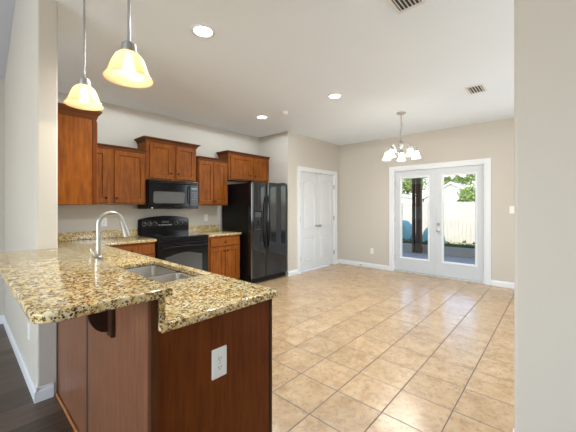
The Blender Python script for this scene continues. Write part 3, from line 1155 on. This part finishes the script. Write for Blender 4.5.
loft(bm, Mr, [(rrect(RX0 + 0.003, RX1 - 0.003, 0.06, 0.222, 0.01), 0.001), (rrect(RX0 + 0.003, RX1 - 0.003, 0.06, 0.222, 0.01), 0.026), (rrect(RX0 + 0.003, RX1 - 0.003, 0.06, 0.222, 0.01, inset=0.006), 0.032)])
obj('storage_drawer', bm, 'black_gloss', t, smooth=True)

# ------------------------------------------------------------------ microwave
MX0, MX1, MZ0, MZ1, MYF = 1.797, 2.583, 1.280, 1.697, 4.265
t = thing('microwave', 'black over-the-range microwave hung under the short wall cabinet', 'microwave', (2.19, 4.4, MZ0))
obj('body', box(B(), MX0, MX1, MYF + 0.02, YB - 0.003, MZ0, MZ1), 'black_textured', t, bevel=0.003)
Mm = F_south(0, MYF + 0.02)
bm = B()
o = lambda i: rrect(MX0 + 0.002, MX1 - 0.155, MZ0 + 0.03, MZ1 - 0.045, 0.01, 4, i)
loft(bm, Mm, [(o(0), 0.001), (o(0), 0.02), (o(0.005), 0.026)])
md = obj('door', bm, 'black_gloss', t, smooth=True)
bm = B()
o = lambda i: rrect(1.872, 2.335, 1.368, 1.525, 0.02, 4, i)
loft(bm, Mm, [(o(-0.008), 0.0255), (o(-0.004), 0.0285), (o(0.0), 0.027), (o(0.002), 0.027)])
obj('window', bm, 'micro_window', md, smooth=True)
bm = tube(B(), [(2.405, MYF - 0.004, 1.36), (2.405, MYF - 0.035, 1.38), (2.405, MYF - 0.035, 1.60), (2.405, MYF - 0.004, 1.62)], 0.008, 10)
obj('handle', bm, 'black_gloss', md, smooth=True)
bm = B()
o = lambda i: rrect(MX1 - 0.151, MX1 - 0.002, MZ0 + 0.03, MZ1 - 0.045, 0.01, 4, i)
loft(bm, Mm, [(o(0), 0.001), (o(0), 0.02), (o(0.005), 0.026)])
cp = obj('control_panel', bm, 'black_gloss', t, smooth=True)
obj('display', box(B(), MX1 - 0.125, MX1 - 0.03, 1.575, 1.605, 0.0262, 0.0275, Mm), 'oven_window', cp)
for r_ in range(5):
    for c_ in range(3):
        obj('button', box(B(), MX1 - 0.122 + c_ * 0.034, MX1 - 0.100 + c_ * 0.034, 1.385 + r_ * 0.034, 1.401 + r_ * 0.034, 0.0262, 0.0272, Mm), 'burner_ring', cp)
bm = box(B(), MX0 + 0.002, MX1 - 0.002, MZ1 - 0.041, MZ1 - 0.002, 0.001, 0.022, Mm)
vg = obj('vent_grille', bm, 'black_gloss', t, bevel=0.004)
bm = B()
for k in range(4):
    box(bm, MX0 + 0.03, MX1 - 0.03, MZ1 - 0.037 + k * 0.008, MZ1 - 0.033 + k * 0.008, 0.0222, 0.0245, Mm)
obj('slats', bm, 'black_textured', vg)
bm = box(B(), MX0 + 0.002, MX1 - 0.002, MZ0 + 0.001, MZ0 + 0.027, 0.001, 0.024, Mm)
obj('lower_trim', bm, 'black_gloss', t, bevel=0.006)
obj('light_badge', box(B(), MX0 + 0.040, MX0 + 0.062, MZ0 + 0.006, MZ0 + 0.022, 0.0242, 0.0255, Mm), 'white_plastic', t)

# ------------------------------------------------------------------ refrigerator
FX0, FX1, FYF = 3.275, 4.175, 3.79
FS = 3.625                      # split between the two doors
t = thing('refrigerator', 'black side-by-side refrigerator under the wide short cabinet', 'refrigerator', (3.72, 4.2, 0))
obj('cabinet', box(B(), FX0 + 0.004, FX1 - 0.004, FYF + 0.075, YB - 0.03, 0.03, 1.715), 'black_textured', t, bevel=0.004)
obj('grille', box(B(), FX0 + 0.02, FX1 - 0.02, FYF + 0.045, FYF + 0.074, 0.02, 0.10), 'black_textured', t, bevel=0.004)
for xx in (FX0 + 0.05, FX1 - 0.1):
    for yy in (FYF + 0.1, YB - 0.12):
        obj('foot', box(B(), xx, xx + 0.05, yy, yy + 0.05, 0, 0.029), 'rubber', t)


def fridge_door(x0, x1, name):
    """door whose front is gently bowed in plan"""
    W = x1 - x0
    outl = []
    n = 18
    bow = 0.012
    for i in range(n + 1):
        k = i / n
        s = 2 * k - 1
        outl.append((x0 + W * k, FYF + 0.004 * s * s + bow * abs(s) ** 14))
    outl = outl + [(x1, FYF + 0.072), (x0, FYF + 0.072)]
    bm = B()
    ins = lambda d: [(min(max(u, x0 + d), x1 - d), min(v + d, FYF + 0.072)) for u, v in outl]
    loft(bm, F_up(0, 0, 0), [(ins(0.006), 0.105), (ins(0), 0.112), (ins(0), 1.728), (ins(0.006), 1.735)])
    return obj(name, bm, 'black_door', t, smooth=True)


dl = fridge_door(FX0, FS - 0.004, 'freezer_door')
drr = fridge_door(FS + 0.004, FX1, 'fridge_door')
for par, hx in ((dl, FS - 0.040), (drr, FS + 0.040)):
    pts = []
    for i in range(15):
        k = i / 14
        pts.append((hx, FYF + 0.022 - 0.062 * math.sin(PI * k) ** 0.6, 0.55 + 0.98 * k))
    obj('handle', tube(B(), pts, 0.0125, 10), 'black_gloss', par, smooth=True)
# ice and water dispenser on the freezer door
Mf = F_south(0, FYF + 0.004)
bm = B()
o = lambda i: rrect(3.335, 3.515, 0.90, 1.235, 0.012, 3, i)
loft(bm, Mf, [(o(0), -0.02), (o(0), 0.010), (o(0.006), 0.013), (o(0.016), 0.013), (o(0.022), -0.004), (o(0.026), -0.006)])
dp = obj('dispenser', bm, 'black_textured', dl, smooth=True)
obj('control_pad', box(B(), 3.357, 3.493, 1.135, 1.215, 0.002, 0.0105, Mf), 'oven_window', dp)
obj('paddle', box(B(), 3.400, 3.450, 0.99, 1.09, -0.003, 0.006, Mf), 'black_gloss', dp, bevel=0.003)
obj('drip_tray', box(B(), 3.357, 3.493, 0.925, 0.935, -0.003, 0.012, Mf), 'burner_ring', dp)
for xx in (FX0 + 0.02, FX1 - 0.10):
    obj('hinge_cap', box(B(), xx, xx + 0.08, FYF + 0.03, FYF + 0.14, 1.737, 1.755), 'black_textured', t, bevel=0.004)

# ------------------------------------------------------------------ outlets, switch, cover plate


def outlet(label, M, W=0.072, H=0.118, kind='outlet'):
    t = thing('electrical_outlet', label, 'outlet', tuple(M.translation), 'white wall outlets')
    bm = B()
    o = lambda i: rrect(-W / 2, W / 2, -H / 2, H / 2, 0.004, 3, i)
    loft(bm, M, [(o(0), 0.0003), (o(0), 0.003), (o(0.003), 0.0055)])
    p = obj('plate', bm, 'white_plastic', t)
    for s in (-1, 1):
        bm = B()
        o = lambda i: rrect(-0.0165, 0.0165, s * 0.0195 - 0.0135, s * 0.0195 + 0.0135, 0.009, 4, i)
        loft(bm, M, [(o(0), 0.0055), (o(0.001), 0.0075)])
        r_ = obj('receptacle', bm, 'white_plastic', t)
        bm = B()
        for dx, hh in ((-0.006, 0.0045), (0.006, 0.0036)):
            box(bm, dx - 0.0013, dx + 0.0013, s * 0.0195 + 0.002 - hh, s * 0.0195 + 0.002 + hh, 0.0074, 0.0078, M)
        lathe(bm, M @ Matrix.Translation((0, s * 0.0195 - 0.008, 0.0074)), [(0.0022, 0), (0.0022, 0.0004)], 8, True, True)
        obj('slots', bm, 'dark_slot', r_)
    bm = B()
    lathe(bm, M @ Matrix.Translation((0, 0, 0.0055)), [(0.003, 0), (0.0025, 0.001)], 10, True, True)
    obj('screw', bm, 'nickel', t)
    return t


outlet('white outlet on the dark wood end panel of the peninsula', F_south(0.7665, PY0, 0.631), 0.076, 0.128)
outlet('white outlet on back wall between range and refrigerator', F_south(2.958, YB, 1.120))
outlet('white outlet on back wall behind the faucet', F_south(1.356, YB, 1.100))
outlet('white outlet low on wall left of the french doors', F_west(XF, 3.006, 0.36))
outlet('white outlet low on the cream wall below the bar top', F_west(XW, 2.92, 0.385))
t = thing('light_switch', 'white light switch on wall right of the french doors', 'light switch', (XF, 0.575, 1.262))
M = F_west(XF, 0.575, 1.262)
bm = B()
o = lambda i: rrect(-0.036, 0.036, -0.059, 0.059, 0.004, 3, i)
loft(bm, M, [(o(0), 0.0003), (o(0), 0.003), (o(0.003), 0.0055)])
obj('plate', bm, 'white_plastic', t)
bm = B()
o = lambda i: rrect(-0.0165, 0.0165, -0.033, 0.033, 0.002, 2, i)
loft(bm, M, [(o(0), 0.0055), (o(0.001), 0.009)])
obj('rocker', bm, 'white_plastic', t)
# door stop
t = thing('door_stop', 'small spring door stop on the baseboard left of the french doors', 'door stop', (XF - BT, 3.24, 0.045))
pts = []
for i in range(60):
    a = i / 59 * 2 * PI * 9
    pts.append((XF - BT - 0.004 - 0.055 * i / 59, 3.24 + 0.006 * math.cos(a), 0.045 + 0.006 * math.sin(a)))
obj('spring', tube(B(), pts, 0.0016, 5), 'nickel', t, smooth=True)
obj('tip', tube(B(), [(XF - BT - 0.059, 3.24, 0.045), (XF - BT - 0.073, 3.24, 0.045)], 0.009, 12), 'rubber', t, smooth=True)
obj('base', tube(B(), [(XF - BT - 0.0005, 3.24, 0.045), (XF - BT - 0.006, 3.24, 0.045)], 0.009, 12), 'nickel', t, smooth=True)

# ------------------------------------------------------------------ ceiling fittings
CAN_W = 140


def can_light():
    t = thing('recessed_light', 'bright recessed ceiling light nearest the pendants', 'ceiling light', (1.35, 2.16, ZC), 'recessed ceiling lights')
    M = F_down(1.35, 2.16, ZC)
    bm = B()
    lathe(bm, M, [(0.098, 0.0003), (0.096, 0.006), (0.080, 0.009), (0.072, 0.004), (0.070, 0.002)], 32)
    obj('trim_ring', bm, 'white_trim', t, smooth=True)
    bm = B()
    lathe(bm, M, [(0.0715, 0.0035), (0.04, 0.006), (0.0, 0.007)], 32)
    obj('lens', bm, 'lens_glow', t, smooth=True)
    return t


c0 = can_light()
for x, y, lab in ((1.35, 3.525, 'recessed ceiling light above the wall cabinets left of the microwave'), (3.27, 3.525, 'bright recessed ceiling light above the refrigerator'), (3.285, 2.16, 'recessed ceiling light nearest the chandelier')):
    c = copy_tree(c0)
    c.location = (x, y, ZC)
    c['label'] = lab
for x, y in ((1.35, 2.16), (1.35, 3.525), (3.27, 3.525), (3.285, 2.16)):
    if y > 3:
        lamp('kitchen_can_lamp', 'SPOT', (x, y, ZC - 0.05), 31, (0.83, 0.945, 1.0), spot_size=math.radians(178), spot_blend=0.03, shadow_soft_size=0.06)
    else:
        lamp('recessed_lamp', 'SPOT', (x, y, ZC - 0.04), CAN_W * (1.12 if x < 2 else 1.0), (0.87, 0.96, 1.0), (0, 0, 0), spot_size=math.radians(150), spot_blend=0.8, shadow_soft_size=0.07)

# smoke detector
t = thing('smoke_detector', 'small round white smoke detector on the ceiling', 'smoke detector', (3.32, 3.09, ZC))
M = F_down(3.32, 3.09, ZC)
bm = B()
lathe(bm, M, [(0.062, 0.0003), (0.062, 0.012), (0.056, 0.02)], 28, False, True)
obj('base', bm, 'vent_white', t, smooth=True)
bm = B()
lathe(bm, M, [(0.050, 0.0201), (0.048, 0.032), (0.035, 0.040), (0.0, 0.041)], 28)
obj('cover', bm, 'white_plastic', t, smooth=True)


def vent(label, x0, x1, y0, y1, n):
    t = thing('ceiling_vent', label, 'air vent', ((x0 + x1) / 2, (y0 + y1) / 2, ZC), 'ceiling air vents')
    obj('backing', box(B(), x0 + 0.02, x1 - 0.02, y0 + 0.02, y1 - 0.02, ZC - 0.002, ZC - 0.0005), 'vent_dark', t)
    bm = B()
    f = 0.022
    for a, b, c, d in ((x0, x1, y0, y0 + f), (x0, x1, y1 - f, y1), (x0, x0 + f, y0 + f, y1 - f), (x1 - f, x1, y0 + f, y1 - f)):
        box(bm, a, b, c, d, ZC - 0.009, ZC - 0.0005)
    obj('frame', bm, 'vent_white', t)
    for k in range(n):
        yy = y0 + f + (k + 0.5) * (y1 - y0 - 2 * f) / n
        bm = B()
        hw = (y1 - y0 - 2 * f) / n * 0.24
        loft(bm, frame((x0 + f, yy, ZC - 0.008), (0, 1, 0), (0, 0, 1)), [([(-hw, 0.0), (-hw + 0.0015, 0.0), (hw, 0.0055), (hw - 0.0015, 0.0055)], 0), ([(-hw, 0.0), (-hw + 0.0015, 0.0), (hw, 0.0055), (hw - 0.0015, 0.0055)], x1 - x0 - 2 * f)])
        obj('slat', bm, 'vent_white', t)


vent('large white air vent cut off by the top edge of the photo', 1.93, 2.20, 0.69, 0.89, 6)
vent('small white air vent in the ceiling near the right wall', 4.10, 4.385, 0.665, 0.855, 5)


# ------------------------------------------------------------------ pendants over the bar
def pendant(x, y, dz, label):
    t = thing('pendant_light', label, 'pendant lamp', (x, y, ZC), 'pendant lamps over the bar')
    bm = B()
    lathe(bm, F_down(x, y, ZC), [(0.062, 0.0004), (0.060, 0.010), (0.035, 0.022), (0.010, 0.028)], 24, False, True)
    obj('canopy', bm, 'nickel', t, smooth=True)
    obj('rod', tube(B(), [(x, y, ZC - 0.02), (x, y, 2.06 + dz)], 0.0065, 10), 'nickel', t, smooth=True)
    bm = B()
    lathe(bm, F_up(x, y, dz), [(0.012, 2.075), (0.030, 2.062), (0.034, 2.030), (0.032, 2.012), (0.0, 2.012)], 20)
    obj('socket_cap', bm, 'nickel', t, smooth=True)
    prof = [(0.030, 2.022), (0.042, 2.018), (0.060, 2.000), (0.074, 1.972), (0.084, 1.942), (0.092, 1.918), (0.104, 1.902), (0.109, 1.895), (0.107, 1.893), (0.101, 1.901), (0.089, 1.916), (0.081, 1.940), (0.071, 1.970), (0.058, 1.996), (0.040, 2.014), (0.028, 2.018)]
    bm = B()
    lathe(bm, F_up(x, y, dz), prof, 40)
    sh = obj('glass_shade', bm, 'amber_glass', t, smooth='all')
    bm = B()
    lathe(bm, F_up(x, y, dz), [(0.0, 1.912), (0.018, 1.918), (0.029, 1.938), (0.027, 1.960), (0.016, 1.985), (0.013, 2.008)], 18)
    obj('bulb', bm, 'bulb_glow', t, smooth='all')
    return t


for x, y, dz, lab in ((0.556, 2.29, 0.072, 'left smaller-looking pendant lamp with cream bell glass over the bar'),
                      (0.556, 1.538, 0.027, 'right larger-looking pendant lamp with cream bell glass nearest the camera')):
    pendant(x, y, dz, lab)
    lamp('pendant_bulb', 'SPOT', (x, y, 1.905 + dz), 2.6, (1.0, 0.82, 0.56), spot_size=math.radians(165), spot_blend=0.3, shadow_soft_size=0.03)

# ------------------------------------------------------------------ chandelier
cx, cy = 4.556, 1.80
t = thing('chandelier', 'five-arm chandelier with white glass shades in front of the french doors', 'chandelier', (cx, cy, ZC))
bm = B()
lathe(bm, F_down(cx, cy, ZC), [(0.070, 0.0004), (0.066, 0.010), (0.040, 0.024), (0.012, 0.034)], 24, False, True)
obj('canopy', bm, 'nickel', t, smooth=True)
bm = B()
zz = ZC - 0.034
k = 0
while zz > 2.385:
    link = []
    for i in range(13):
        a = 2 * PI * i / 12
        u, v = 0.010 * math.cos(a), 0.021 * math.sin(a)
        link.append((cx + (u if k % 2 else 0), cy + (0 if k % 2 else u), zz - 0.018 + v))
    tube(bm, link, 0.0028, 6, False)
    zz -= 0.033
    k += 1
tube(bm, [(cx + 0.004, cy, ZC - 0.03), (cx + 0.014, cy - 0.012, 2.55), (cx - 0.012, cy + 0.010, 2.45), (cx, cy, 2.36)], 0.003, 6)
obj('chain', bm, 'nickel', t, smooth=True)
bm = B()
lathe(bm, F_up(cx, cy, 0), [(0.004, 2.385), (0.010, 2.375), (0.022, 2.345), (0.014, 2.325), (0.020, 2.31), (0.038, 2.28), (0.040, 2.255), (0.024, 2.22), (0.014, 2.19), (0.022, 2.165), (0.045, 2.14), (0.042, 2.115), (0.018, 2.09), (0.008, 2.065), (0.012, 2.05), (0.003, 2.035)], 20, True, True)
obj('centre_column', bm, 'nickel', t, smooth=True)
for k in range(5):
    a = math.radians(20 + 72 * k)
    ca, sa = math.cos(a), math.sin(a)
    P = lambda r, z: (cx + ca * r, cy + sa * r, z)
    pts = [P(0.03, 2.135), P(0.07, 2.11), P(0.115, 2.135), P(0.145, 2.195), P(0.175, 2.235), P(0.205, 2.235), P(0.222, 2.205), P(0.225, 2.175)]
    # smooth the bent arm
    sm = []
    for i in range(len(pts) - 1):
        p_, q_ = Vector(pts[i]), Vector(pts[i + 1])
        sm += [p_.lerp(q_, 0.25), p_.lerp(q_, 0.75)]
    arm = obj('arm', tube(B(), [pts[0]] + sm + [pts[-1]], 0.0068, 8), 'nickel', t, smooth=True)
    bm = B()
    lathe(bm, F_up(*P(0.225, 0)), [(0.010, 2.185), (0.024, 2.178), (0.026, 2.150), (0.0, 2.150)], 16)
    obj('socket', bm, 'nickel', arm, smooth=True)
    bm = B()
    lathe(bm, F_up(*P(0.225, 0)), [(0.024, 2.158), (0.030, 2.150), (0.036, 2.128), (0.041, 2.10), (0.048, 2.075), (0.060, 2.058), (0.065, 2.052), (0.063, 2.050), (0.057, 2.056), (0.045, 2.073), (0.038, 2.10), (0.033, 2.127), (0.027, 2.146), (0.022, 2.154)], 28)
    obj('glass_shade', bm, 'frosted_glass', arm, smooth='all')
    bm = B()
    lathe(bm, F_up(*P(0.225, 0)), [(0.0, 2.058), (0.018, 2.064), (0.026, 2.084), (0.020, 2.112), (0.012, 2.150)], 14)
    obj('bulb', bm, 'bulb_white', arm, smooth='all')
    lamp('chandelier_bulb', 'POINT', P(0.225, 2.03), 4.8, (1.0, 0.96, 0.90), shadow_soft_size=0.04)
